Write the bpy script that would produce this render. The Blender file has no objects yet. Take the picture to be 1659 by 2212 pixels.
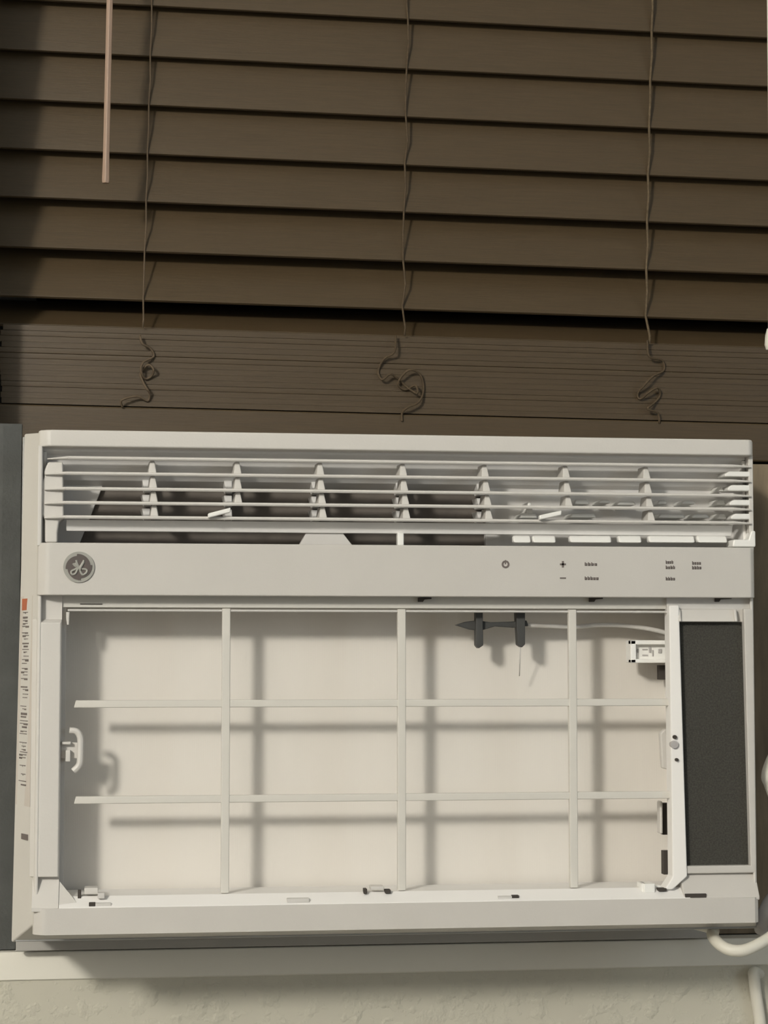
import bpy, bmesh, math, random
from mathutils import Vector, Matrix
random.seed(4)
SC = bpy.context.scene
COL = SC.collection
# ------------------------------------------------------------------ camera
W, H, F, D = 1659, 2212, 4333.0, 1.3
YAW, PITCH, ROLL = math.radians(7.49979), math.radians(3.95307), math.radians(0.016786)
fw = Vector((math.sin(YAW)*math.cos(PITCH), math.cos(YAW)*math.cos(PITCH), math.sin(PITCH)))
r0 = Vector((math.cos(YAW), -math.sin(YAW), 0)); u0 = r0.cross(fw)
rt = r0*math.cos(ROLL)+u0*math.sin(ROLL); up = -r0*math.sin(ROLL)+u0*math.cos(ROLL)
cam = bpy.data.objects.new('camera', bpy.data.cameras.new('camera')); COL.objects.link(cam)
cam.data.sensor_fit = 'HORIZONTAL'; cam.data.sensor_width = 36; cam.data.lens = F/W*36
cam.data.clip_start = .05
M = Matrix((rt, up, -fw)).transposed().to_4x4(); M.translation = Vector((0, -D, 0)); cam.matrix_world = M
SC.camera = cam
# ------------------------------------------------------------------ light
world = bpy.data.worlds.new('world'); SC.world = world; world.use_nodes = True
bg = world.node_tree.nodes['Background']; bg.inputs[0].default_value = (.90, .97, 1.0, 1); bg.inputs[1].default_value = .20
ld = bpy.data.lights.new('ceiling_lamp', 'POINT'); ld.energy = 322; ld.color = (1, .955, .87); ld.shadow_soft_size = .19
lo = bpy.data.objects.new('ceiling_lamp', ld); COL.objects.link(lo); lo.location = (.15-.63*3.2, .02-3.2, -.02+.425*3.2)
wd = bpy.data.lights.new('cool_fill', 'AREA'); wd.shape = 'RECTANGLE'; wd.size = 1.4; wd.size_y = 1.2; wd.energy = 13; wd.color = (.78, .90, 1)  # cool fill lamp added to lift the shaded blind; no window there
wo = bpy.data.objects.new('cool_fill', wd); COL.objects.link(wo); wo.location = (2.15, -1.9, .35); wo.rotation_euler = (0, math.radians(90), 0)
SC.view_settings.view_transform = 'Standard'; SC.view_settings.look = 'None'
SC.view_settings.gamma = 1; SC.view_settings.use_curve_mapping = False; SC.view_settings.exposure = 0

def at(px, py, y):
    "measure: photograph pixel on the plane at depth y -> world point"
    d = fw*F + rt*(px-W/2) + up*(H/2-py)
    p = Vector((0, -D, 0)) + d*((y+D)/d.y)
    return p
def X(px, y, py=1400): return at(px, py, y).x
def Z(py, y, px=830): return at(px, py, y).z
# ------------------------------------------------------------------ materials
def lin(c): return tuple(((v/255)/12.92 if v/255 <= .04045 else ((v/255+.055)/1.055)**2.4) for v in c)
def mat(name, col, rough=.5, spec=.5, noise=0, nscale=40, bump=0, bscale=300, stretch=(1, 1, 1), trans=0, alpha=1):
    m = bpy.data.materials.new(name); m.use_nodes = True
    nt = m.node_tree; N = nt.nodes; L = nt.links; b = N['Principled BSDF']
    b.inputs['Roughness'].default_value = rough
    b.inputs['Specular IOR Level'].default_value = spec
    b.inputs['Base Color'].default_value = (*col, 1)
    if trans: b.inputs['Transmission Weight'].default_value = trans; b.inputs['IOR'].default_value = 1.45
    tc = N.new('ShaderNodeTexCoord'); mp = N.new('ShaderNodeMapping'); mp.inputs['Scale'].default_value = stretch
    L.new(tc.outputs['Object'], mp.inputs[0])
    if noise:
        n = N.new('ShaderNodeTexNoise'); n.inputs['Scale'].default_value = nscale; n.inputs['Detail'].default_value = 4
        L.new(mp.outputs[0], n.inputs['Vector'])
        r = N.new('ShaderNodeValToRGB'); r.color_ramp.elements[0].position = .3; r.color_ramp.elements[1].position = .7
        r.color_ramp.elements[0].color = (*[v*(1-noise) for v in col], 1)
        r.color_ramp.elements[1].color = (*[min(1, v*(1+noise)) for v in col], 1)
        L.new(n.outputs[0], r.inputs[0]); L.new(r.outputs[0], b.inputs['Base Color'])
    if bump:
        n2 = N.new('ShaderNodeTexNoise'); n2.inputs['Scale'].default_value = bscale; n2.inputs['Detail'].default_value = 3
        L.new(mp.outputs[0], n2.inputs['Vector'])
        bp = N.new('ShaderNodeBump'); bp.inputs['Strength'].default_value = bump; bp.inputs['Distance'].default_value = .002
        L.new(n2.outputs[0], bp.inputs['Height']); L.new(bp.outputs[0], b.inputs['Normal'])
    return m
PL = mat('white_plastic', (.63, .605, .565), .42, .4, .015, 30, .04, 700)
PH = mat('header_plastic', (.62, .60, .55), .5, .4)
PI = mat('inner_plastic', (.84, .82, .79), .5, .4)
PB = mat('panel_plastic', (.58, .555, .515), .45, .4, .02, 25, .05, 900)
PD = mat('duct_plastic', (.60, .58, .55), .5, .4, .03, 30)
PG = mat('glossy_plastic', (.88, .87, .83), .3, .6)
EV = mat('coil_face', (.73, .69, .63), .55, .3, .008, 30, .06, 500)
EB = mat('grid_plastic', (.655, .63, .575), .5, .3)
FOAM = mat('dark_foam', (.060, .058, .050), .9, .1, .25, 900, .3, 1400)
INK = mat('grey_ink', (.16, .135, .125), .6, .2)
DARK = mat('slot_shade_and_screw', (.06, .052, .045), .7, .2)  # dark colour paints the shade inside slots; small screws share it
BLOW = mat('blower_dark', (.17, .15, .13), .7, .2, .15, 60)
BLK = mat('black_plastic', (.055, .055, .052), .5, .4)
CHA = mat('chassis_steel', (.42, .42, .41), .5, .4, .04, 30)
CHROME = mat('badge_silver', (.34, .335, .30), .4, .5)
BADGE = mat('badge_dark', (.10, .082, .075), .5, .4)
RED = mat('red_print', (.45, .12, .05), .5, .3)
LAB = mat('label_paper', (.58, .53, .48), .5, .3)
SLAT = mat('dark_wood_slat', (.070, .047, .023), .42, .55, .10, 30, .08, 60, (1.2, 30, 30))
CORDL = mat('ladder_cord_left', (.125, .092, .060), .8, .2)
CORD = mat('ladder_cord', (.125, .092, .055), .8, .2, .2, 300, .3, 900)
CORDD = mat('ladder_cord_dark', (.092, .066, .040), .8, .2, .2, 300)
WAND = mat('wand_plastic', (.36, .25, .18), .35, .5, .1, 60, 0, 1, (30, 30, 1))
WALL = mat('wall_paint', (.55, .525, .435), .75, .25, .03, 12)
SILL = mat('sill_paint', (.80, .77, .68), .5, .4, .02, 12, .05, 60)
CABLE = mat('cable_vinyl', (.74, .71, .62), .4, .4)
GREYP = mat('grey_connector', (.45, .43, .42), .25, .5)
FILL = mat('grey_filler', (.078, .081, .076), .6, .3, .12, 40, .2, 400)
BOARD = mat('brown_board', (.20, .158, .106), .7, .2, .25, 18, .1, 200, (6, 1, 1))
GLASS = mat('window_glass', (.03, .03, .03), .05, .5)
VINYL = mat('window_vinyl', (.40, .385, .355), .45, .4)
ROOM = mat('room_paint', (.17, .17, .165), .9, .1)

# wall: orange-peel relief, real bump
def wall_relief(m):
    nt = m.node_tree; N = nt.nodes; L = nt.links; b = N['Principled BSDF']
    tc = N.new('ShaderNodeTexCoord')
    n1 = N.new('ShaderNodeTexNoise'); n1.inputs['Scale'].default_value = 120; n1.inputs['Detail'].default_value = 3
    n2 = N.new('ShaderNodeTexVoronoi'); n2.inputs['Scale'].default_value = 60; n2.feature = 'SMOOTH_F1'
    L.new(tc.outputs['Object'], n1.inputs['Vector']); L.new(tc.outputs['Object'], n2.inputs['Vector'])
    r1 = N.new('ShaderNodeMapRange'); r1.inputs[1].default_value = .5; r1.inputs[2].default_value = .72; L.new(n1.outputs[0], r1.inputs[0])
    mx = N.new('ShaderNodeMath'); mx.operation = 'SUBTRACT'; L.new(r1.outputs[0], mx.inputs[0]); 
    ml = N.new('ShaderNodeMath'); ml.operation = 'MULTIPLY'; ml.inputs[1].default_value = .4; L.new(n2.outputs[0], ml.inputs[0]); L.new(ml.outputs[0], mx.inputs[1])
    bp = N.new('ShaderNodeBump'); bp.inputs['Strength'].default_value = .5; bp.inputs['Distance'].default_value = .0015
    L.new(mx.outputs[0], bp.inputs['Height']); L.new(bp.outputs[0], b.inputs['Normal'])
wall_relief(WALL)
# foam: fine square mesh relief handled by noise; coil face: thin vertical fins
def fins(m, scale, strength):
    nt = m.node_tree; N = nt.nodes; L = nt.links; b = N['Principled BSDF']
    tc = N.new('ShaderNodeTexCoord'); w = N.new('ShaderNodeTexWave'); w.wave_type = 'BANDS'; w.bands_direction = 'X'
    w.inputs['Scale'].default_value = scale; L.new(tc.outputs['Object'], w.inputs['Vector'])
    bp = N.new('ShaderNodeBump'); bp.inputs['Strength'].default_value = strength; bp.inputs['Distance'].default_value = .0004
    L.new(w.outputs[0], bp.inputs['Height']); L.new(bp.outputs[0], b.inputs['Normal'])
fins(EV, 260, .05)

# ------------------------------------------------------------------ mesh helpers
def add_box(bm, x0, x1, y0, y1, z0, z1):
    v = [bm.verts.new(p) for p in ((x0,y0,z0),(x1,y0,z0),(x1,y1,z0),(x0,y1,z0),(x0,y0,z1),(x1,y0,z1),(x1,y1,z1),(x0,y1,z1))]
    for f in ((0,3,2,1),(4,5,6,7),(0,1,5,4),(1,2,6,5),(2,3,7,6),(3,0,4,7)): bm.faces.new([v[i] for i in f])
def add_prism(bm, ring0, ring1):
    a = [bm.verts.new(p) for p in ring0]; b = [bm.verts.new(p) for p in ring1]; n = len(a)
    bm.faces.new(a); bm.faces.new(b[::-1])
    for i in range(n): bm.faces.new((a[i], b[i], b[(i+1) % n], a[(i+1) % n]))
def prism_y(bm, pts, y0, y1):   # outline in x,z
    add_prism(bm, [(x, y0, z) for x, z in pts], [(x, y1, z) for x, z in pts])
def prism_z(bm, pts, z0, z1):   # outline in x,y
    add_prism(bm, [(x, y, z0) for x, y in pts], [(x, y, z1) for x, y in pts])
def prism_x(bm, pts, x0, x1):   # outline in y,z
    add_prism(bm, [(x0, y, z) for y, z in pts], [(x1, y, z) for y, z in pts])
def add_tube(bm, pts, r, n=10, radii=None):
    pts = [Vector(p) for p in pts]; rings = []
    t = (pts[1]-pts[0]).normalized(); ref = Vector((0,1,0)) if abs(t.y) < .9 else Vector((1,0,0))
    nrm = (ref - t*ref.dot(t)).normalized()
    for i, p in enumerate(pts):
        t = (pts[min(i+1, len(pts)-1)]-pts[max(i-1, 0)]).normalized()
        nrm = (nrm - t*nrm.dot(t)).normalized(); bn = t.cross(nrm)
        rr = radii[i] if radii else r
        rings.append([bm.verts.new(p+(nrm*math.cos(2*math.pi*k/n)+bn*math.sin(2*math.pi*k/n))*rr) for k in range(n)])
    for a, b in zip(rings, rings[1:]):
        for k in range(n): bm.faces.new((a[k], a[(k+1) % n], b[(k+1) % n], b[k]))
    bm.faces.new(rings[0][::-1]); bm.faces.new(rings[-1])
def smooth(pts, k=6):
    pts = [Vector(p) for p in pts]; out = []
    for i in range(len(pts)-1):
        p0, p1, p2, p3 = pts[max(i-1,0)], pts[i], pts[i+1], pts[min(i+2, len(pts)-1)]
        for j in range(k):
            t = j/k
            out.append(.5*((2*p1)+(p2-p0)*t+(2*p0-5*p1+4*p2-p3)*t*t+(3*p1-p0-3*p2+p3)*t**3))
    return out+[pts[-1]]
def obj(name, bm, m, parent=None, bevel=0, seg=2, sm=False):
    bmesh.ops.recalc_face_normals(bm, faces=bm.faces)
    me = bpy.data.meshes.new(name); bm.to_mesh(me); bm.free(); me.materials.append(m)
    o = bpy.data.objects.new(name, me); COL.objects.link(o)
    if parent: o.parent = parent
    if sm:
        for p in me.polygons: p.use_smooth = True
    if bevel:
        b = o.modifiers.new('bevel', 'BEVEL'); b.width = bevel; b.segments = seg; b.limit_method = 'ANGLE'; b.angle_limit = math.radians(30)
        for p in me.polygons: p.use_smooth = True
        w = o.modifiers.new('wn', 'WEIGHTED_NORMAL'); w.keep_sharp = False
    return o
def B(name, m, parent, *boxes, bevel=0):
    bm = bmesh.new()
    for b in boxes: add_box(bm, *b)
    return obj(name, bm, m, parent, bevel)
def tag(o, label, cat, group=None):
    o['label'] = label; o['category'] = cat
    if group: o['group'] = group
    return o
def empty(name, loc, label, cat, group=None):
    o = bpy.data.objects.new(name, None); COL.objects.link(o); o.location = loc; o.empty_display_size = .02
    return tag(o, label, cat, group)
def struct(o): o['kind'] = 'structure'; return o
def adopt(o, parent):           # keep world placement under a moved parent
    o.parent = parent; o.matrix_parent_inverse = Matrix.Translation(-parent.location); return o

# ------------------------------------------------------------------ setting
WY, BY = .137, .262        # wall face, back of the window recess
SZ, SB, SY = Z(2057, .1352, 15), Z(2120, .1352, 15), .1352   # sill top, bottom of its nose, face of the nose
JL, JR, TOPZ = -.097, .58, .98
bm = bmesh.new()
XW0, XW1, YF, ZF, ZC = -2.6, 2.2, -3.9, -1.05, 1.55
add_box(bm, XW0, XW1, WY, WY+.16, ZF, SB+.003)
add_box(bm, XW0, JL, WY, WY+.16, SB+.003, ZC)
add_box(bm, JR, XW1, WY, WY+.16, SB+.003, ZC)
add_box(bm, JL, JR, WY, WY+.16, TOPZ, ZC)
struct(obj('wall_back', bm, WALL))
struct(B('floor', mat('carpet', (.20, .19, .17), .95, .1, .1, 60), None, (XW0, XW1, YF, WY+.16, ZF-.1, ZF)))
struct(B('ceiling', mat('ceiling_paint', (.80, .80, .79), .9, .1), None, (XW0, XW1, YF, WY+.16, ZC, ZC+.1)))
struct(B('wall_left', ROOM, None, (XW0-.1, XW0, YF, WY+.16, ZF, ZC)))
struct(B('wall_right', ROOM, None, (XW1, XW1+.1, YF, WY+.16, ZF, ZC)))
struct(B('wall_front', ROOM, None, (XW0, XW1, YF-.1, YF, ZF, ZC)))
bm = bmesh.new()
add_box(bm, JL+.0006, JR-.0006, WY-.0002, BY+.02, SB+.0035, SZ)
prism_x(bm, [(WY-.0004, SB), (SY, SB+.001), (SY, SZ-.0006), (SY+.0006, SZ), (WY-.0002, SZ), (WY-.0002, SB)], JL-.05, JR+.05)
sill = struct(obj('trim_1', bm, SILL)); sill['label'] = 'cream painted window sill top below the air conditioner'
# window sash frame and pane behind blind
wf = bmesh.new()
RZ = -.1876
add_box(wf, X(33, BY-.004, 2040), JR-.001, BY-.004, BY+.02, SZ+.0003, RZ)
add_box(wf, JL+.001, JR-.001, BY+.012, BY+.03, TOPZ-.04, TOPZ-.001)
add_box(wf, JL+.001, JL+.03, BY+.012, BY+.03, SZ+.0003, TOPZ-.04)
add_box(wf, JR-.03, JR-.001, BY+.012, BY+.03, SZ+.0003, TOPZ-.04)
win = struct(obj('window_1', wf, VINYL, bevel=.001)); win['label'] = 'white vinyl window frame with low bottom rail'
B('window_pane', GLASS, win, (JL+.03, JR-.03, BY+.018, BY+.022, RZ, TOPZ-.04))

# ------------------------------------------------------------------ air conditioner
AC = empty('air_conditioner', (.185, .1, SZ), 'white window air conditioner with its front filter door off, grille and round badge showing', 'air conditioner')
parts = []
def part(name, bm, m, bevel=0, seg=2, sm=False):
    o = obj(name, bm, m, None, bevel, seg, sm); adopt(o, AC); return o
def sub(name, bm, m, par, bevel=0, seg=2, sm=False):
    o = obj(name, bm, m, None, bevel, seg, sm); o.parent = par; return o
def PBx(name, m, *boxes, bevel=0):
    bm = bmesh.new()
    for b in boxes: add_box(bm, *b)
    return part(name, bm, m, bevel)
L0, R0 = -.0530, .4235
ZT, ZTB = .1418, Z(968, 0, 400)           # top bar
ZB1, ZB0 = Z(1172, 0, 140), .0353         # control band
ZL1, ZL0 = -.1630, -.1797                 # bottom lip
RIM = .045
RL, RR, RT, RB = -.0640, .4345, .1445, -.190
def face_bar(x0, x1, z0, z1, depth, cw=.0088, cd=.0068):
    bm = bmesh.new()
    prism_z(bm, [(x0, depth), (x0, cd+.001), (x0+.0008, cd*.72), (x0+cw*.55, cd*.25), (x0+cw, 0), (x1-cw*.5, 0), (x1-cw*.2, cd*.3), (x1, cd), (x1, depth)], z0, z1)
    return bm
# outer shell of the bezel: flaring sides, rim, lip and top bar
bm = bmesh.new()
def ring(l, r, t, b, y): return [Vector((l, y, b)), Vector((r, y, b)), Vector((r, y, t)), Vector((l, y, t))]
bl = X(24, RIM, 2000)                       # lower left corner of the rim sits a little wider
fr = ring(L0+.001, R0-.001, ZT-.0015, ZL0+.0045, .006)
g1 = ring(L0-.0005, R0+.0005, ZT-.001, ZL0+.0050, .012)
rr_ = ring(RL, RR, RT-.001, RB, RIM); rr_[0].x = bl
def inset(rg, d): 
    return [rg[0]+Vector((d,0,d)), rg[1]+Vector((-d,0,d)), rg[2]+Vector((-d,0,-d)), rg[3]+Vector((d,0,-d))]
rings = [fr, g1, rr_, inset(rr_, .0025), inset(g1, .0025), inset(fr, .0025)]
vs = [[bm.verts.new(p) for p in rg] for rg in rings]
for i in range(6):
    a, b = vs[i], vs[(i+1) % 6]
    for k in range(4): bm.faces.new((a[k], a[(k+1) % 4], b[(k+1) % 4], b[k]))
part('bezel', bm, PL, .0022, 3)
part('top_bar', face_bar(L0, R0, ZTB, ZT, .016), PL, .0012)
part('bottom_lip', face_bar(L0, R0, ZL0, ZL1, .008), PB, .0014)
# thin rim left and right of the louvre opening
PBx('side_rim', PL, (L0, L0+.0028, .004, .035, ZB1-.002, ZTB+.001), bevel=.0006)
PBx('side_rim', PL, (R0-.0028, R0, .006, .035, ZB1-.002, ZTB+.001), bevel=.0006)
# control band
band = part('control_panel', face_bar(L0, R0, ZB0, ZB1, .014), PB, .0008)
# badge
def disc(bm, cx, cz, r, y0, y1, n=40, rf=None):
    pts = []
    for k in range(n):
        a = 2*math.pi*k/n; rr = r*(rf(a) if rf else 1); pts.append((cx+rr*math.cos(a), cz+rr*math.sin(a)))
    prism_y(bm, pts, y0, y1)
c = at(170.5, 1225, 0); cx, cz, R = c.x, c.z, 33*.0003
bm = bmesh.new(); disc(bm, cx, cz, R, -.0010, .001, 48)
badge = sub('round_badge', bm, CHROME, band, 0)
badge['label'] = 'round grey badge with intertwined monogram'
def swirl(a):
    t = ((a-math.radians(100)) % (math.pi/2))/(math.pi/2)   # saw-tooth, four swirls
    return .73+.13*t
bm = bmesh.new(); disc(bm, cx, cz, R, -.0014, -.0009, 128, swirl); sub('badge_field', bm, BADGE, badge)
def q(px, py): return Vector((cx+(px-835)/550*R, -.0015, cz-(py-745)/550*R))
def stroke(bm, pts, w):
    add_tube(bm, smooth([q(*p) for p in pts], 6), w*R, 8)
bm = bmesh.new()
stroke(bm, [(1010,500),(960,640),(850,740),(700,830),(575,900),(590,1000),(690,1000),(760,890),(800,760)], .075)
stroke(bm, [(740,500),(770,620),(840,760),(900,930),(980,1020),(1090,960),(1120,870),(1050,820),(940,820)], .075)
stroke(bm, [(625,620),(720,720),(830,730)], .07)
stroke(bm, [(690,600),(760,680),(850,800),(900,840)], .10)
stroke(bm, [(1000,560),(920,700),(870,800)], .10)
sub('badge_monogram', bm, CHROME, badge, sm=True)
# printed key symbols
def ink(name, boxes, lab=None):
    bm = bmesh.new()
    for (x0, y0, x1, y1) in boxes:
        a = at(x0, y0, 0); b = at(x1, y1, 0); add_box(bm, a.x, b.x, -.00025, .0003, b.z, a.z)
    o = sub(name, bm, INK, band)
    if lab: o['label'] = lab
    return o
bm = bmesh.new(); c = at(1092, 1219, 0)
n = 24
for k in range(n):
    a0, a1 = 2*math.pi*k/n, 2*math.pi*(k+1)/n
    if abs(((a0+a1)/2) - math.pi/2) < .35: continue
    P = [(c.x+r*math.cos(a), c.z+r*math.sin(a)) for r, a in ((.0026,a0),(.0026,a1),(.0014,a1),(.0014,a0))]
    prism_y(bm, P, -.00025, .0003)
add_box(bm, c.x-.0004, c.x+.0004, -.00025, .0003, c.z, c.z+.0028)
o = sub('power_symbol', bm, INK, band); o['label'] = 'printed power symbol'
ink('plus_symbol', [(1209.5,1217,1222.5,1221),(1213.7,1212,1218,1226)])
ink('minus_symbol', [(1209.5,1247.3,1222.5,1250.3)])
def word(x0, x1, yc, h=7):
    out = []; x = x0; i = 0; n = max(4, int((x1-x0)/6.2))
    w = (x1-x0)/n
    for i in range(n):
        xa = x0+i*w; tall = (i == 0 or random.random() < .35)
        t = yc-h/2-(1 if tall else -1)
        out += [(xa, t, xa+w*.32, yc+h/2), (xa+w*.5, yc-h/2+1, xa+w*.78, yc+h/2), (xa+w*.2, yc-h/2+1.4, xa+w*.7, yc-h/2+3), (xa+w*.2, yc+h/2-2, xa+w*.7, yc+h/2)]
    return out
for wx0, wx1, wy in ((1263,1291,1219),(1263,1294,1249.5),(1438,1455,1214.5),(1438,1459,1226),(1438,1459,1250.5),(1495,1515,1216.5),(1495,1516,1226.5)):
    ink('printed_word', word(wx0, wx1, wy, 6.5))

# ---- louvre outlet
DY = .043
duct = bmesh.new()
Lx, Rx = L0+.003, R0-.003
# curved roof and back of the outlet
prof = [(.014, ZTB-.0015), (.0190, ZTB-.004), (.0230, ZTB-.0110), (.031, ZTB-.019), (DY, ZTB-.0225)]
for i in range(len(prof)-1):
    (y0, z0), (y1, z1) = prof[i], prof[i+1]
    prism_x(duct, [(y0, z0), (y1, z1), (y1+.0015, z1+.001), (y0, z0+.002)], Lx, Rx)
add_box(duct, Lx, Lx+.002, .014, DY, ZB1-.006, ZTB-.002); add_box(duct, Rx-.002, Rx, .014, DY, ZB1-.006, ZTB-.002)
oz1 = ZTB-.022; oz0 = ZB1-.004
xr = X(1046, DY)
xa, xb = X(222, DY, 1035), X(165, DY, 1160)
prism_y(duct, [(Lx, oz1+.001), (Lx, oz0), (xb, oz0), (xa, oz1), (xa, oz1+.001)], DY-.003, DY+.001)
# closed half of the outlet on the right
add_box(duct, xr, xr+.002, .0390, DY, oz0, oz1)
part('outlet_duct', duct, PI, .0004)
PBx('outlet_back', PI, (xr, Rx, .0365, .0395, oz0, oz1+.003))
bm = bmesh.new(); add_box(bm, xb-.002, xr+.002, DY+.0015, DY+.006, oz0, oz1)
part('blower_opening', bm, BLOW)
# floor / lower flap of the outlet
zf1, zf0 = Z(1128, .014, 800), Z(1152, .014, 800)
bm = bmesh.new(); prism_x(bm, [(.013, zf1), (.016, zf0), (.0185, zf0), (.0185, zf1)], X(140, .014), X(1585, .014)); part('lower_flap', bm, PI, .0006)
hz1, hz0 = zf0+.001, ZB1-.003
bm = bmesh.new(); prism_y(bm, [(X(640, .02, 1172), hz0), (X(662, .02, 1155), hz1), (X(738, .02, 1155), hz1), (X(770, .02, 1172), hz0)], .018, .026)
part('flap_hump', bm, PD, .0005)
bm = bmesh.new(); add_box(bm, X(857, .016), X(871, .016), .012, .019, hz0, hz1-.0005); part('flap_pivot', bm, PG, .0008)
# glossy clear parts inside the right half of the outlet
bm = bmesh.new()
for (x0, y0, x1, y1) in ((1134,1088,1150,1112),(1236,1082,1272,1092),(1290,1083,1318,1090),(1228,1112,1286,1121),(1120,1112,1160,1122),(1330,1086,1372,1094),(1416,1084,1440,1092),(1468,1084,1500,1092),(1418,1113,1478,1122),(1490,1113,1530,1122),(1544,1082,1566,1094),(1546,1112,1568,1124),(1550,1054,1560,1064)):
    a = at(x0, y0-3, .018); b = at(x1, y1-2, .018); bm = bmesh.new()
    prism_y(bm, [(a.x, b.z), (b.x, b.z), (b.x-.0015, a.z), (a.x+.0015, a.z)], .0145, .0370)
    part('clear_deflector', bm, PG, .0012, 3)
for (x0, x1) in ((1108, 1146), (1150, 1200), (1230, 1320), (1335, 1385), (1400, 1500), (1505, 1570)):
    a = at(x0, 1157, .012); b = at(x1, 1173, .012); bm = bmesh.new()
    prism_x(bm, [(.009, b.z), (.012, a.z), (.017, a.z), (.017, b.z)], a.x, b.x)
    part('deflector_foot', bm, PG, .0014, 3)
# end blocks
def endblock(pts, name, m):
    bm = bmesh.new()
    prism_y(bm, [(X(px, .008, py), Z(py, .008, px)) for px, py in pts], .007, .024)
    return part(name, bm, m, .0012, 3)
endblock([(104,998),(136,998),(138,1120),(128,1126),(124,1150),(124,1172),(97,1172),(97,1122),(90,1112),(90,1042),(96,1028),(94,1020)], 'end_block', PL)
for (y0, y1, x0) in ((1021,1032,1562),(1050,1063,1568),(1082,1094,1572),(1112,1124,1575)):
    bm = bmesh.new(); a = at(x0, y0-2, .010); b = at(1617, y1-1, .010)
    prism_y(bm, [(a.x, b.z), (b.x, b.z), (b.x, a.z), (a.x+.003, a.z), (a.x, a.z-.002)], .006, .024)
    part('end_clip', bm, PG, .0012, 3)
bm = bmesh.new(); a = at(1578, 1166, .008); b = at(1632, 1184, .008)
prism_y(bm, [(a.x, b.z+.0005), (b.x-.001, b.z+.0005), (b.x-.001, a.z+.006), (b.x-.004, a.z+.006), (b.x-.006, a.z), (a.x+.001, a.z)], .004, .02); part('end_clip', bm, PG, .001)
# five horizontal vanes
vz = [Z(y, .004, 140) for y in (988.5, 1022, 1055, 1085.5, 1116.5)]
vane0 = None
for i, z in enumerate(vz):
    bm = bmesh.new()
    xl, xr_ = X(92 if i else 97, .004), X(1626, .004)
    t = .0012
    # front-view: pointed ends; section: slim blade reaching back
    sec = lambda s: [(.0032, z-t*s), (.0024, z-t*.2*s), (.0030, z+t*.8*s), (.0050, z+t*s), (.014, z+t*.5*s), (.014, z-t*.3*s)]
    add_prism(bm, [(xl+.0135, y, zz) for y, zz in sec(1)], [(xr_-.012, y, zz) for y, zz in sec(1)])
    add_prism(bm, [(xl, y+.002, zz) for y, zz in [(p, (w-z)*.35+z-.0008) for p, w in sec(1)]], [(xl+.0135, y, zz) for y, zz in sec(1)])
    add_prism(bm, [(xr_-.012, y, zz) for y, zz in sec(1)], [(xr_, y+.001, zz) for y, zz in [(p, (w-z)*.5+z-.0003) for p, w in sec(1)]])
    part('vane', bm, PL, .0004)
# seven upright dividers built as tapering wedges between the vanes
for j in range(7):
    pxs = [328, 512, 691, 870, 1047, 1222, 1396][j]; drift = [5, 3, 6, 7, 8, 8, 9][j]
    bm = bmesh.new()
    for i in range(4):
        if j in (1, 5) and i == 3: continue
        px = pxs+drift*i/3+1
        xc = X(px, .006, 1050); zt, zb = vz[i]-.001, vz[i+1]+.001
        add_prism(bm, [(xc-.0016, .0075, zt), (xc+.0012, .0075, zt), (xc+.0020, .02, zt), (xc-.0024, .02, zt)],
                      [(xc-.0026, .0050, zb), (xc+.0026, .0050, zb), (xc+.0034, .02, zb), (xc-.0034, .02, zb)])
    part('divider', bm, PL, .0005)
# angled rear fins behind the dividers
for j, px in enumerate((316, 492, 680, 862, 1036)):
    bm = bmesh.new()
    for i in range(1, 4):
        xc = X(px, .034, 1050); zt, zb = vz[i]-.0015, vz[i+1]+.0005
        add_prism(bm, [(xc-.0028, .030, zt), (xc+.0026, .030, zt), (xc+.0030, .044, zt), (xc-.0040, .044, zt)],
                      [(xc-.0012, .030, zb), (xc+.0030, .030, zb), (xc+.0034, .044, zb), (xc-.0018, .044, zb)])
    part('rear_fin', bm, PI, .0006)
# two bright adjusting levers on the lowest row
for (x0, y0, x1, y1) in ((449,1113,497,1101),(1165,1117,1211,1107)):
    bm = bmesh.new(); a = at(x0, y0, -.001); b = at(x1, y1, .0005)
    h = .0019
    add_prism(bm, [(a.x, -.002, a.z-h), (b.x, -.002, b.z-h), (b.x+.0004, -.002, b.z+h*.7), (a.x, -.002, a.z+h*.6)], [(a.x, .003, a.z-h), (b.x, .003, b.z-h), (b.x, .003, b.z+h*.7), (a.x, .003, a.z+h*.6)])
    o = part('vane_lever', bm, PG, .0008, 3); o['label'] = 'bright white slanted adjusting lever'

# ---- filter bay
EY = .052
zt_bay = Z(1318, .014, 800)
xi = X(130, .012); xo = X(1470, .012, 1600)
zb_bay = Z(1913, .045, 800)
# header strip under the control band
bm = bmesh.new()
add_box(bm, L0+.003, R0-.003, .013, .017, zt_bay+.0012, ZB0+.004)
part('header_strip', bm, PH, .0004)
PBx('header_groove', DARK, (X(172, .012), X(220, .012), .0126, .0134, Z(1306, .012, 240), Z(1304, .012, 240)))
bm = bmesh.new(); add_box(bm, X(145, .011), X(1444, .011), .0105, .020, Z(1323, .011, 800)+.0002, Z(1317.5, .011, 800)); part('filter_rail', bm, PD, .0005)
for px, w in ((918, 28), (1288, 28), (1562, 36)):  # dark pieces whose colour stands for the shade inside the slots
    a = at(px-w/2, 1291, .010); b = at(px+w/2, 1300, .010)
    bm = bmesh.new(); prism_y(bm, [(a.x, a.z), (b.x, a.z), (b.x, a.z-.0008), (a.x+.004, a.z-.0012), (a.x+.003, b.z), (a.x, b.z)], .0095, .0131)
    part('hook_slot', bm, DARK)
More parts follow.
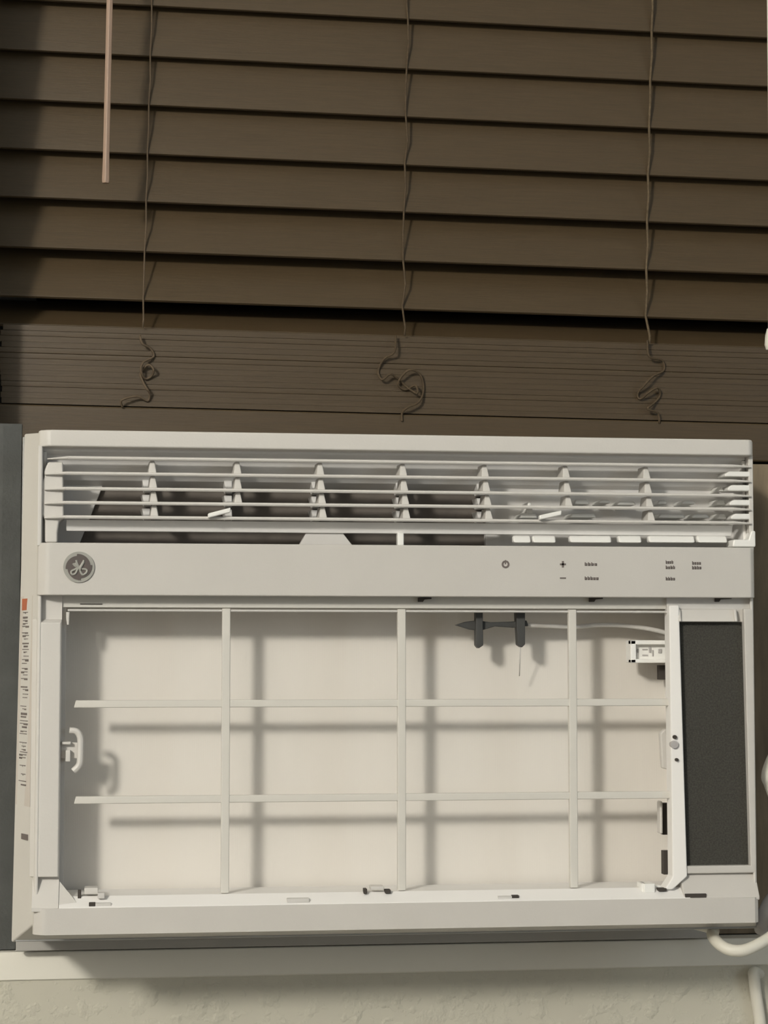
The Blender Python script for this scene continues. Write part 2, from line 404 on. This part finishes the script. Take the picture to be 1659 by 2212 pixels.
# coil face and bay walls
bm = bmesh.new(); add_box(bm, xi+.002, X(1475, EY), EY, EY+.004, zb_bay-.006, .034); coil = part('coil_face', bm, EV)
bm = bmesh.new()
add_box(bm, xi, xi+.0022, .016, EY, zb_bay-.006, ZB0-.002)     # left bay wall
add_box(bm, X(1468, .02), X(1468, .02)+.002, .016, EY, zb_bay-.006, .033)
add_box(bm, xi, X(1470, .03), .020, EY, .0285, .0305)
add_box(bm, xi-.0003, X(142.5, .016), .0165, .019, zb_bay, zt_bay+.001)
part('bay_wall', bm, PD)
bm = bmesh.new(); a = at(143, 1322, .012)
prism_y(bm, [(a.x, a.z), (a.x+.0022, a.z), (a.x+.0018, Z(1350, .012, 145)), (a.x+.0006, Z(1350, .012, 145)), (a.x, Z(1335, .012, 145))], .010, .016)
part('rail_corner', bm, PL, .0004)
# filter support grid
vb = [(X(487.5, .010, 1600)), (X(868, .010, 1600)), (X(1238.5, .010, 1600))]
zgt, zgb = Z(1322, .012, 800), Z(1917, .03, 800)
for x in vb:
    bm = bmesh.new(); add_box(bm, x-.0027, x+.0027, .0098, .0145, zgb, zgt+.002); part('grid_bar', bm, EB, .0006)
for py in (1519, 1723):
    z = Z(py, .0103, 800)
    bm = bmesh.new(); prism_y(bm, [(X(160, .016, py), z-.0024), (xo, z-.0024), (xo, z+.0024), (X(164, .016, py), z+.0024)], .0103, .0142); part('grid_bar', bm, EB, .0006)
# ledge below the bay
zs = zb_bay
bm = bmesh.new()
prism_x(bm, [(.0005, ZL1+.0003), (.0100, Z(1926, .010, 800)), (.046, zs), (.046, ZL1-.006), (.0015, ZL1-.006)], X(128, .01, 1930), X(1478, .01))
part('bay_ledge', bm, PI, .0004)
# left column with raised pad
colz = ZL1-.002
bm = bmesh.new()
xl_in = X(131, .011, 1600)
prism_x(bm, [(.0115, ZB0+.002), (.0115, Z(1898, .0115, 100)), (.0015, ZL1+.0005), (.0015, colz), (.018, colz), (.018, ZB0+.002)], L0-.0005, xl_in)
add_prism(bm, [(xl_in-.0005, .012, Z(1900, .012, 130)), (xl_in-.0005, .0025, ZL1+.001), (xl_in-.0005, .017, ZL1+.001)],
              [(X(172, .006, 1942), .0040, ZL1+.001), (X(172, .006, 1942), .0035, ZL1+.0008), (X(172, .006, 1942), .017, ZL1+.0008)])
part('left_column', bm, PL, .0008)
pz1, pz0 = Z(1336, .006, 100), Z(1896, .006, 100)
bm = bmesh.new()
x0, x1 = X(66, .012, 1600), X(130, .006, 1600)
add_prism(bm, [(x0, .0118, pz0), (x0+.0062, .0062, pz0+.0004), (x1-.0006, .0062, pz0+.0004), (x1, .0075, pz0), (x1, .0125, pz0)],
              [(x0, .0118, pz1), (x0+.0062, .0062, pz1-.0028), (x1-.0006, .0062, pz1-.0028), (x1, .0075, pz1-.0015), (x1, .0125, pz1)])
part('column_pad', bm, PL, .0006)
# right column: frame around the dark foam panel
fx0t, fx0b = X(1463, .010, 1345), X(1480, .010, 1870)
fx1t, fx1b = X(1603, .010, 1343), X(1618, .010, 1868)
fzt, fzb = Z(1344, .010, 1530), Z(1869, .010, 1530)
cz1, cz0 = ZB0+.001, Z(1886, .008, 1550)
ox0t, ox0b = X(1445, .006, 1330), X(1459, .006, 1895)
bm = bmesh.new()
y0, y1 = .0060, .020
prism_y(bm, [(fx1t, cz1-.008), (R0-.001, cz1-.008), (R0-.001, cz0), (fx1b, cz0)], y0, y1)
prism_y(bm, [(fx0b, fzb), (fx0b, cz0), (fx1b+.001, cz0), (fx1b+.001, fzb)], y0, y1)
prism_y(bm, [(fx0t-.003, fzt), (fx1t+.001, fzt), (fx1t+.001, cz1-.008), (fx0t-.003, cz1-.008)], y0+.004, y1)
part('panel_frame', bm, PB, .0008)
PBx('panel_frame_head', PD, (X(1440, .012), R0-.002, .0105, .018, cz1-.0095, cz1-.001))
bm = bmesh.new()
prism_y(bm, [(fx0t-.001, fzt+.001), (fx0b-.001, fzb-.001), (fx1b+.001, fzb-.001), (fx1t+.001, fzt+.001)], .011, .014)
o = part('foam_panel', bm, FOAM); o['label'] = 'tall dark grey foam panel'
# cup above the foam panel
bm = bmesh.new(); ca = Z(1316, .008, 1530); cb = Z(1343, .008, 1530)
prism_x(bm, [(.0050, cb), (.0092, ca), (.0115, ca), (.0115, cb)], X(1466, .008), X(1588, .008))
for xx in (X(1463, .008), X(1584, .008)):
    prism_x(bm, [(.0035, cb), (.0060, ca), (.0115, ca), (.0115, cb)], xx, xx+.0020)
part('finger_cup', bm, PL, .0006)
# bright upright rail between bay and foam panel, bending into the ledge
bm = bmesh.new()
zk = Z(1893, .006, 1470); ze = Z(1921, .006, 1450)
add_prism(bm, [(ox0t, .0055, cz1-.006), (fx0t, .0045, cz1-.006), (fx0b, .0045, zk), (X(1453, .004, 1922), .0035, ze), (X(1436, .004, 1922), .0045, ze), (ox0b-.002, .0055, zk)],
              [(ox0t, .018, cz1-.006), (fx0t, .018, cz1-.006), (fx0b, .018, zk), (X(1453, .004, 1922), .018, ze), (X(1436, .004, 1922), .018, ze), (ox0b-.002, .018, zk)])
rail = part('bay_rail', bm, PI, .0010)
# lower right corner face
bm = bmesh.new()
prism_x(bm, [(.0105, cz0+.0005), (.0010, ZL1+.0004), (.0010, colz), (.020, colz), (.020, cz0+.0005)], X(1466, .008), R0-.0006)
part('corner_face', bm, PB, .0008)
# slots as insets with shade painted by colour, and small clips on the ledge
def slot(x0, y0, x1, y1, m, yy, name='ledge_slot'):
    a = at(x0, y0, yy); b = at(x1, y1, yy)
    bm = bmesh.new(); add_box(bm, a.x, b.x, yy-.0004, yy+.006, b.z, a.z); return part(name, bm, m, .0003)
slot(1480, 1931, 1526, 1939, DARK, .0012)
slot(1106, 1934, 1121, 1940, DARK, .0025); slot(1076, 1936, 1106, 1942, PD, .0025)
slot(620, 1941, 668, 1949, PD, .0018)
slot(192, 1950, 206, 1959, DARK, .0018); slot(206, 1951, 240, 1957, PD, .0018)
slot(786, 1920, 793, 1931, DARK, .006); slot(832, 1922, 844, 1930, DARK, .0065); 
bm = bmesh.new(); a = at(800, 1914, .008); b = at(829, 1922, .008); add_box(bm, a.x, b.x, .006, .016, b.z, a.z); part('ledge_clip', bm, PL, .0006)
bm = bmesh.new(); a = at(1384, 1908, .008); b = at(1400, 1926, .008); add_box(bm, a.x, a.x+.0035, .006, .018, b.z, a.z); add_box(bm, b.x-.0035, b.x+.004, .005, .018, b.z-.0005, a.z)
add_box(bm, b.x, X(1430, .008, 1915), .010, .018, b.z+.001, a.z-.002)
part('ledge_clip', bm, PG, .0006)
slot(1422, 1919, 1440, 1925, DARK, .0045)
bm = bmesh.new(); a = at(182, 1921, .008); b = at(212, 1935, .008); add_box(bm, a.x, b.x, .007, .018, b.z+.001, a.z+.001); part('ledge_clip', bm, PL, .0006)
slot(168, 1924, 175, 1942, DARK, .0085); slot(211, 1929, 226, 1941, PD, .0045)
# notches along the right wall of the bay, recess shade given by dark blocks
for (x0, y0, x1, y1) in ((1424,1437,1446,1468),(1431,1735,1452,1803),(1433,1838,1452,1889)):
    slot(x0, y0, x1, y1, DARK, .034, 'wall_notch')
bm = bmesh.new(); a = at(1425, 1575, .030); b = at(1452, 1665, .030)
prism_y(bm, [(b.x, b.z), (b.x, a.z), (a.x+.003, a.z), (a.x, a.z-.003), (a.x+.001, b.z+.002)], .028, .034); part('wall_bracket', bm, PL, .001)
bm = bmesh.new(); a = at(1422, 1730, .030); 
add_box(bm, a.x, a.x+.0020, .026, .034, Z(1800, .03, 1430), a.z); part('wall_bracket', bm, PL, .0008)
# screws on the rail
for px, py, r in ((1457,1592,.0013),(1456,1608,.0026),(1461,1641,.0011)):
    c = at(px, py, .005); bm = bmesh.new(); disc(bm, c.x, c.z, r, .0030, .008, 16); o = obj('screw', bm, GREYP if r > .002 else DARK, None, .0003); o.parent = rail
# hooked latch on the left wall
bm = bmesh.new()
hp = [(150,1578),(165,1580),(173,1592),(174,1610),(173,1640),(170,1654),(158,1666)]
add_tube(bm, smooth([at(px, py, .0125) for px, py in hp], 4), .0022, 8)
a = at(133, 1602, .0125); b = at(153, 1608, .0125); add_box(bm, a.x, b.x, .010, .017, b.z, a.z)
a = at(142, 1620, .0125); b = at(152, 1645, .0125); add_box(bm, a.x, b.x, .010, .017, b.z, a.z)
add_box(bm, xi+.001, X(170, .017), .0145, .0170, at(0, 1640, .0125).z, at(0, 1605, .0125).z)
part('side_latch', bm, PL, .0004, 2)
# black sensor clip
bm = bmesh.new(); yy = .024
def pz(l, y=yy): return [(at(a, b, y).x, at(a, b, y).z) for a, b in l]
prism_y(bm, pz([(984,1350),(1006,1343),(1030,1340),(1060,1344),(1100,1343),(1138,1340),(1142,1352),(1110,1356),(1070,1353),(1040,1362),(1015,1360)]), yy, yy+.006)
prism_y(bm, pz([(1026,1318),(1041,1318),(1041,1352),(1042,1394),(1032,1401),(1026,1394)]), yy-.004, yy+.004)
prism_y(bm, pz([(1112,1318),(1132,1318),(1132,1352),(1132,1392),(1125,1399),(1116,1393)]), yy-.004, yy+.004)
o = part('sensor_clip', bm, BLK, .0006); o['label'] = 'black two-pronged sensor clip'
add = bmesh.new(); c0 = at(1124, 1399, yy); add_tube(add, [at(1124, 1396, yy), at(1123, 1425, .030), at(1122, 1460, .036)], .0004, 6); part('sensor_lead', add, PD, sm=True)
bm = bmesh.new(); add_tube(bm, smooth([at(1135, 1350, .03), at(1190, 1352, .032), at(1240, 1354, .034), at(1290, 1350, .034), at(1345, 1351, .033), at(1400, 1358, .032), at(1452, 1370, .031)]), .0016, 10)
o = part('sensor_cable', bm, PL, sm=True); o['label'] = 'white cable running to the sensor clip'
# white connector block
a = at(1358, 1383, .026); b = at(1444, 1432, .026)
bm = bmesh.new(); t = .003
add_box(bm, a.x, b.x, .026, .034, b.z, a.z)
add_box(bm, a.x, b.x, .021, .027, a.z-t, a.z); add_box(bm, a.x, b.x, .021, .027, b.z, b.z+t*.9); add_box(bm, a.x, a.x+t*1.3, .021, .027, b.z, a.z)
blk = part('connector_block', bm, PG, .0006)
for (x0, y0, x1, y1) in ((1370,1404,1375,1418),(1377,1402,1380,1410),(1388,1402,1400,1404),(1388,1414,1400,1417),(1402,1397,1407,1410),(1409,1404,1412,1418),(1422,1402,1430,1411)):
    p = at(x0, y0, .025); s = at(x1, y1, .025); bm = bmesh.new(); add_box(bm, p.x, s.x, .0252, .0275, s.z, p.z); o = obj('terminal', bm, GREYP, None, .0003); o.parent = blk
# ---- label down the flared left side
def side(s, z, out=.0004):      # s 0 at front edge, 1 at rim; point on the flared side face
    k = (z-ZL0)/(ZT-ZL0); rx = bl+(RL-bl)*k
    x0, y0 = L0-.0005, .011
    return Vector((x0+(rx-x0)*s-out, y0+(RIM-y0)*s, z))
def side_patch(bm, s0, s1, z0, z1, out):
    add_prism(bm, [side(s0, z0, out), side(s1, z0, out), side(s1, z1, out), side(s0, z1, out)], [side(s0, z0, 0), side(s1, z0, 0), side(s1, z1, 0), side(s0, z1, 0)])
zl = lambda py: Z(py, .03, 55)
bm = bmesh.new()
for i in range(40):
    side_patch(bm, .18, .92, zl(1740-i*11.3), zl(1740-(i+1)*11.3), .00025)
bmesh.ops.remove_doubles(bm, verts=bm.verts, dist=1e-6)
lab = part('side_label', bm, LAB)
lab['label'] = 'printed label strip down the left side'
bm = bmesh.new(); side_patch(bm, .30, .80, zl(1318), zl(1293), .0005); o = obj('red_mark', bm, RED); o.parent = lab
o['label'] = 'small red block at the top of the label'
bm = bmesh.new(); py = 1322
while py < 1705:
    h = random.choice((3, 4, 4, 5)); 
    if random.random() < .88:
        s0 = random.choice((.34, .38, .42)); s1 = random.choice((.62, .70, .74))
        side_patch(bm, s0, s1, zl(py+1.6), zl(py), .0008)
        if random.random() < .7: side_patch(bm, s0 if random.random() < .5 else (s0+s1)/2, (s0+s1)/2 if random.random() < .5 else s1, zl(py+h), zl(py+1.4), .0008)
    py += h+random.choice((2.5, 3, 3.5, 6))
o = obj('label_print', bm, INK); o.parent = lab; o['kind'] = 'stuff'
bm = bmesh.new(); side_patch(bm, .25, .55, zl(1812), zl(1800), .0007); part('side_tab', bm, INK)
# chassis
bm = bmesh.new(); add_box(bm, L0+.004, R0-.004, .135, .46, -.1872, .1400)
add_box(bm, bl+.003, RR-.001, EY+.006, .1355, -.1884, RT-.002)
add_box(bm, bl+.0035, bl+.005, .044, EY+.007, -.186, RT-.003); add_box(bm, bl+.003, RR-.001, .040, EY+.007, RB+.001, RB+.0026)
part('chassis', bm, CHA, .002)
bm = bmesh.new(); add_box(bm, X(34, .122, 2040), X(1548, .122, 2040), .122, .127, SZ+.0025, -.1875); add_box(bm, X(34, .1, 2040), R0-.01, .127, .25, -.1885, -.1875)
part('base_flange', bm, VINYL, .0006)
# filler panels either side
bm = bmesh.new()
FY = .142; fxr = X(33, FY, 2040); ptop = Z(915, FY, 20)
n = 1; x = JL+.001; w = (fxr-x)/n
for k in range(n):
    add_prism(bm, [(x+k*w, FY+.001, SZ+.0008), (x+k*w+w*.5, FY, SZ+.0008), (x+(k+1)*w, FY+.001, SZ+.0008), (x+(k+1)*w, FY+.009, SZ+.0008), (x+k*w, FY+.009, SZ+.0008)],
                  [(x+k*w, FY+.001, ptop), (x+k*w+w*.5, FY, ptop), (x+(k+1)*w, FY+.001, ptop), (x+(k+1)*w, FY+.009, ptop), (x+k*w, FY+.009, ptop)])
add_box(bm, fxr-.001, L0+.0035, FY+.012, FY+.018, RZ+.002, .132)
o = part('side_filler_panel', bm, FILL); o['label'] = 'dark grey pleated filler panel left of the unit'
bm = bmesh.new(); add_box(bm, R0-.0035, JR-.002, .152, .160, SZ+.0008, .140)
o = part('side_filler_board', bm, BOARD, .001); o['label'] = 'brown filler board right of the unit'

# ------------------------------------------------------------------ blind
BYC = .205
BL = empty('window_blind', (.2, BYC, .15), 'dark brown wooden slat blind lowered behind the top of the air conditioner', 'blind')
def bpart(name, bm, m, bevel=0, sm=False, seg=2):
    o = obj(name, bm, m, None, bevel, seg, sm); adopt(o, BL); return o
TILT = .0105
def bz(py, y, px=870):                       # height in the blind's own frame for a row measured at column px
    p = at(px, py, y); return p.z + math.tan(TILT)*(p.x-.2)
sx0, sx1 = JL+.0015, .5745
SW = .050
def slat_mesh(th, x0, x1):
    bm = bmesh.new(); n = 6; t = .0028; a = []; b = []
    for k in range(n+1):
        s = (k/n-.5); v = Vector((0, -.0012*(1-4*s*s), s*SW)); a.append(v)
    prof = [(p.y, p.z) for p in a]+[(p.y+t, p.z) for p in reversed(a)]
    c, s_ = math.cos(th), math.sin(th)
    # lower edge tilts towards the room (-y), shape relative to slat centre
    prof = [(y*c + z*s_, -y*s_ + z*c) for y, z in prof]
    prism_x(bm, prof, x0, x1)
    return bm
rows = [(45,14),(152,14),(256,15),(360,17),(462,20),(568,24),(672,30)]
slots = []
pitch = bz(45, BYC)-bz(152, BYC)
tops = [(bz(45, BYC)+pitch*k, 14) for k in range(10, 0, -1)]
allrows = tops+[(bz(py, BYC), th) for py, th in rows]
edge = []
for i, (zb, th) in enumerate(allrows):
    th = math.radians(th+random.uniform(-.4, .4)); 
    dz = SW*.5*math.cos(th)
    o_bm = slat_mesh(th, sx0-.2, sx1-.2)
    o = obj('slat', o_bm, SLAT, None, .0006); o.parent = BL
    o.location = (-TILT*(zb+dz-.15), 0, zb+dz-.15)
    edge.append((BYC-SW*.5*math.sin(th), zb))
# the last open slat leans onto the gathered ones
th = math.radians(60); zb = bz(724, BYC-.016)
o = obj('slat', slat_mesh(th, sx0-.2, sx1-.2), SLAT, None, .0006); o.parent = BL; o.location = (0, .008, zb+SW*.5*math.cos(th)-.15)
# gathered slats
zt_, zb_ = bz(727, .183), bz(893, .183)
ns = 14; hh = (zt_-zb_)/ns
lx0 = X(-1, .187, 800)
for k in range(ns):
    z0 = zb_+k*hh
    bm = bmesh.new(); jx = random.uniform(-.002, .002); jy = random.uniform(-.00012, .00012)
    add_box(bm, lx0-.2+jx, sx1-.2, -.022+jy, .026, z0-.15+.00005, z0-.15+hh-.00005)
    o = obj('gathered_slat', bm, SLAT, None, .0003 if k in (3, 8, 9, 12) else 0, 1); o.parent = BL
bm = bmesh.new(); add_box(bm, lx0-.2-.001, sx1-.2, -.023, .027, .1475-.15, zb_-.15-.0006)
o = obj('bottom_rail', bm, SLAT, None, .0018, 3); o.parent = BL
# headrail above the frame
htop = allrows[0][0]+.075
bm = bmesh.new(); add_box(bm, sx0-.2, sx1-.2, -.045, .028, htop-.15-.03, htop-.15+.03)
o = obj('headrail', bm, SLAT, None, .003); o.parent = BL
# ladder cords
def cord_line(px_top, px_bot, m, r, wob=.0):
    bm = bmesh.new(); pts = []
    xt = X(px_top, .187, 0); xb = X(px_bot, .187, 900)
    for i, (ey, ez) in enumerate(edge):
        k = (edge[7+3][1]-ez)/(edge[10][1]-edge[-1][1]); x = xt+(xb-xt)*max(0, k)
        pts.append((x-.2, ey-BYC-r*.7+.0002, ez-.15+.0005)); 
        if i < len(edge)-1:
            ny, nz = edge[i+1]; th = 15
            pts.append((x-.2+random.uniform(-wob, wob), (ey+ny)/2-BYC-r-.001, (ez+nz)/2-.15))
    x = xb; pts.append((x-.2+random.uniform(-wob, wob), -.026, zt_-.15+.006)); pts.append((x-.2, -.0255, zt_-.15))
    pts = [(px, py, pz) for px, py, pz in pts]
    pts.insert(0, (pts[0][0], -.03, htop-.15-.03))
    add_tube(bm, pts, r, 6)
    o = obj('ladder_cord', bm, m, None, 0, 2, True); o.parent = BL
cord_line(318, 304, CORDL, .0007, .0005)
cord_line(876, 868, CORDD, .0008, .0020)
cord_line(1406, 1397, CORD, .0010, .0005)
# slack cord bunched in front of the gathered slats
for (pxc, m, lst) in ((305, CORDL, [(300,725),(305,742),(322,752),(330,770),(308,782),(303,800),(312,818),(326,812),(330,798),(318,788),(302,806),(308,826),(316,840),(322,850),(318,866),(296,856),(262,864),(264,880)]),
                      (868, CORDD, [(852,725),(850,760),(828,775),(815,802),(824,820),(842,808),(862,822),(880,838),(900,850),(896,832),(874,842),(858,828),(880,800),(905,808),(914,840),(904,868),(880,880),(868,892),(868,910)]),
                      (1400, CORDD, [(1396,735),(1400,770),(1428,778),(1432,800),(1410,812),(1392,830),(1376,850),(1382,862),(1402,846),(1420,838),(1424,856),(1408,874),(1398,884),(1420,892),(1424,915)])):
    bm = bmesh.new(); P = []
    for j, (px, py) in enumerate(lst):
        y = .1795-.003*math.sin(j*1.7)-.0006; p = at(px, py, y); P.append((p.x-.2, y-BYC, p.z+math.tan(TILT)*(p.x-.2)-.15))
    add_tube(bm, smooth(P, 4), .0009, 6)
    o = obj('slack_cord', bm, m, None, 0, 2, True); o.parent = BL
BL.rotation_euler = (0, TILT, 0)

# tilt wand
wy = .150
a = at(237, 0, wy); b = at(228, 396, wy); d = (a-b).normalized()
topw = b+d*((htop-.01-b.z)/d.z)
WD = empty('tilt_wand', b, 'thin pale brown tilt wand hanging in front of the blind', 'wand')
bm = bmesh.new(); add_tube(bm, [Vector((0,0,0)), d*.002, d*.02, topw-b-d*.02, topw-b], .0026, 6, [.0026, .0031, .0027, .0023, .0023]); o = obj('rod', bm, WAND, None, .0003); o.parent = WD
bm = bmesh.new(); add_tube(bm, [topw-b-d*.004, topw-b+Vector((0,.004,.006)), topw-b+Vector((0,.012,.008))], .0014, 8); o = obj('hook', bm, GREYP, None, 0, 2, True); o.parent = WD

# ------------------------------------------------------------------ cables at right
def cable(name, pts, r, label, m=CABLE, k=8):
    bm = bmesh.new(); P = smooth(pts, k); add_tube(bm, P, r, 14)
    return tag(obj(name, bm, m, None, 0, 2, True), label, 'cable')
cb = .10
pts = [(.385, .20, -.1925), (.390, .15, -.1925), (.394, .125, -.1925), at(1533, 2004, .070), at(1539, 2020, .040), at(1550, 2036, .022), at(1574, 2051, .014), at(1605, 2053, .012), at(1638, 2040, .014), at(1672, 2018, .020), at(1700, 1985, .025), at(1712, 1930, .03), at(1700, 1830, .03), at(1678, 1740, .03), at(1663, 1695, .03), at(1657, 1676, .03), at(1668, 1640, .035), at(1705, 1560, .05), at(1730, 1400, .08)]
bm = bmesh.new(); add_tube(bm, smooth(pts, 8), .0040, 14); o = part('power_cord', bm, CABLE, sm=True); o['label'] = 'white power cord looping out from under the right end'
# grey connector beside the bottom right corner
c = at(1654, 1990, .045)
CN = empty('cord_connector', (c.x, c.y, c.z), 'grey plastic connector at the lower right corner of the unit', 'connector')
bm = bmesh.new(); add_tube(bm, [Vector((-.004, 0, -.008)), Vector((-.003, -.002, -.003)), Vector((0, -.003, .004)), Vector((.004, -.002, .012)), Vector((.006, 0, .018))], .007, 14, [.004, .0065, .0072, .0068, .004]); o = obj('body', bm, GREYP, None, .0008, 2, True); o.parent = CN
bm = bmesh.new(); disc(bm, .003, -.001, .0032, -.0115, -.002, 16); o = obj('cap', bm, CABLE, None, .0008); o.parent = CN
# lower cable hanging against the wall
yw = WY-.0048
pts = [at(1641, 2104, WY+.004), at(1629, 2101, yw-.001), at(1629, 2112, yw-.002), at(1632, 2140, yw), at(1638, 2180, yw), at(1643, 2220, yw), at(1648, 2300, yw), at(1650, 2500, yw)]
cable('hanging_cable', pts, .0043, 'white cable hanging down the wall at the lower right edge')
# end of a white pull cord at the right edge, level with the gathered slats
c = at(1661, 733, .12)
PC = empty('cord_tassel', c, 'small white cord tassel at the right edge beside the blind', 'tassel')
bm = bmesh.new(); add_tube(bm, [Vector((0,0,-.008)), Vector((0,0,-.004)), Vector((0,0,.003)), Vector((0,0,.008))], .003, 12, [.0022, .0034, .0028, .0014]); o = obj('bead', bm, CABLE, None, .0004, 2, True); o.parent = PC
bm = bmesh.new(); add_tube(bm, [Vector((0,0,.007)), Vector((.002,0,.1)), Vector((.004,0,htop-c.z))], .0007, 6); o = obj('string', bm, CABLE, None, 0, 2, True); o.parent = PC
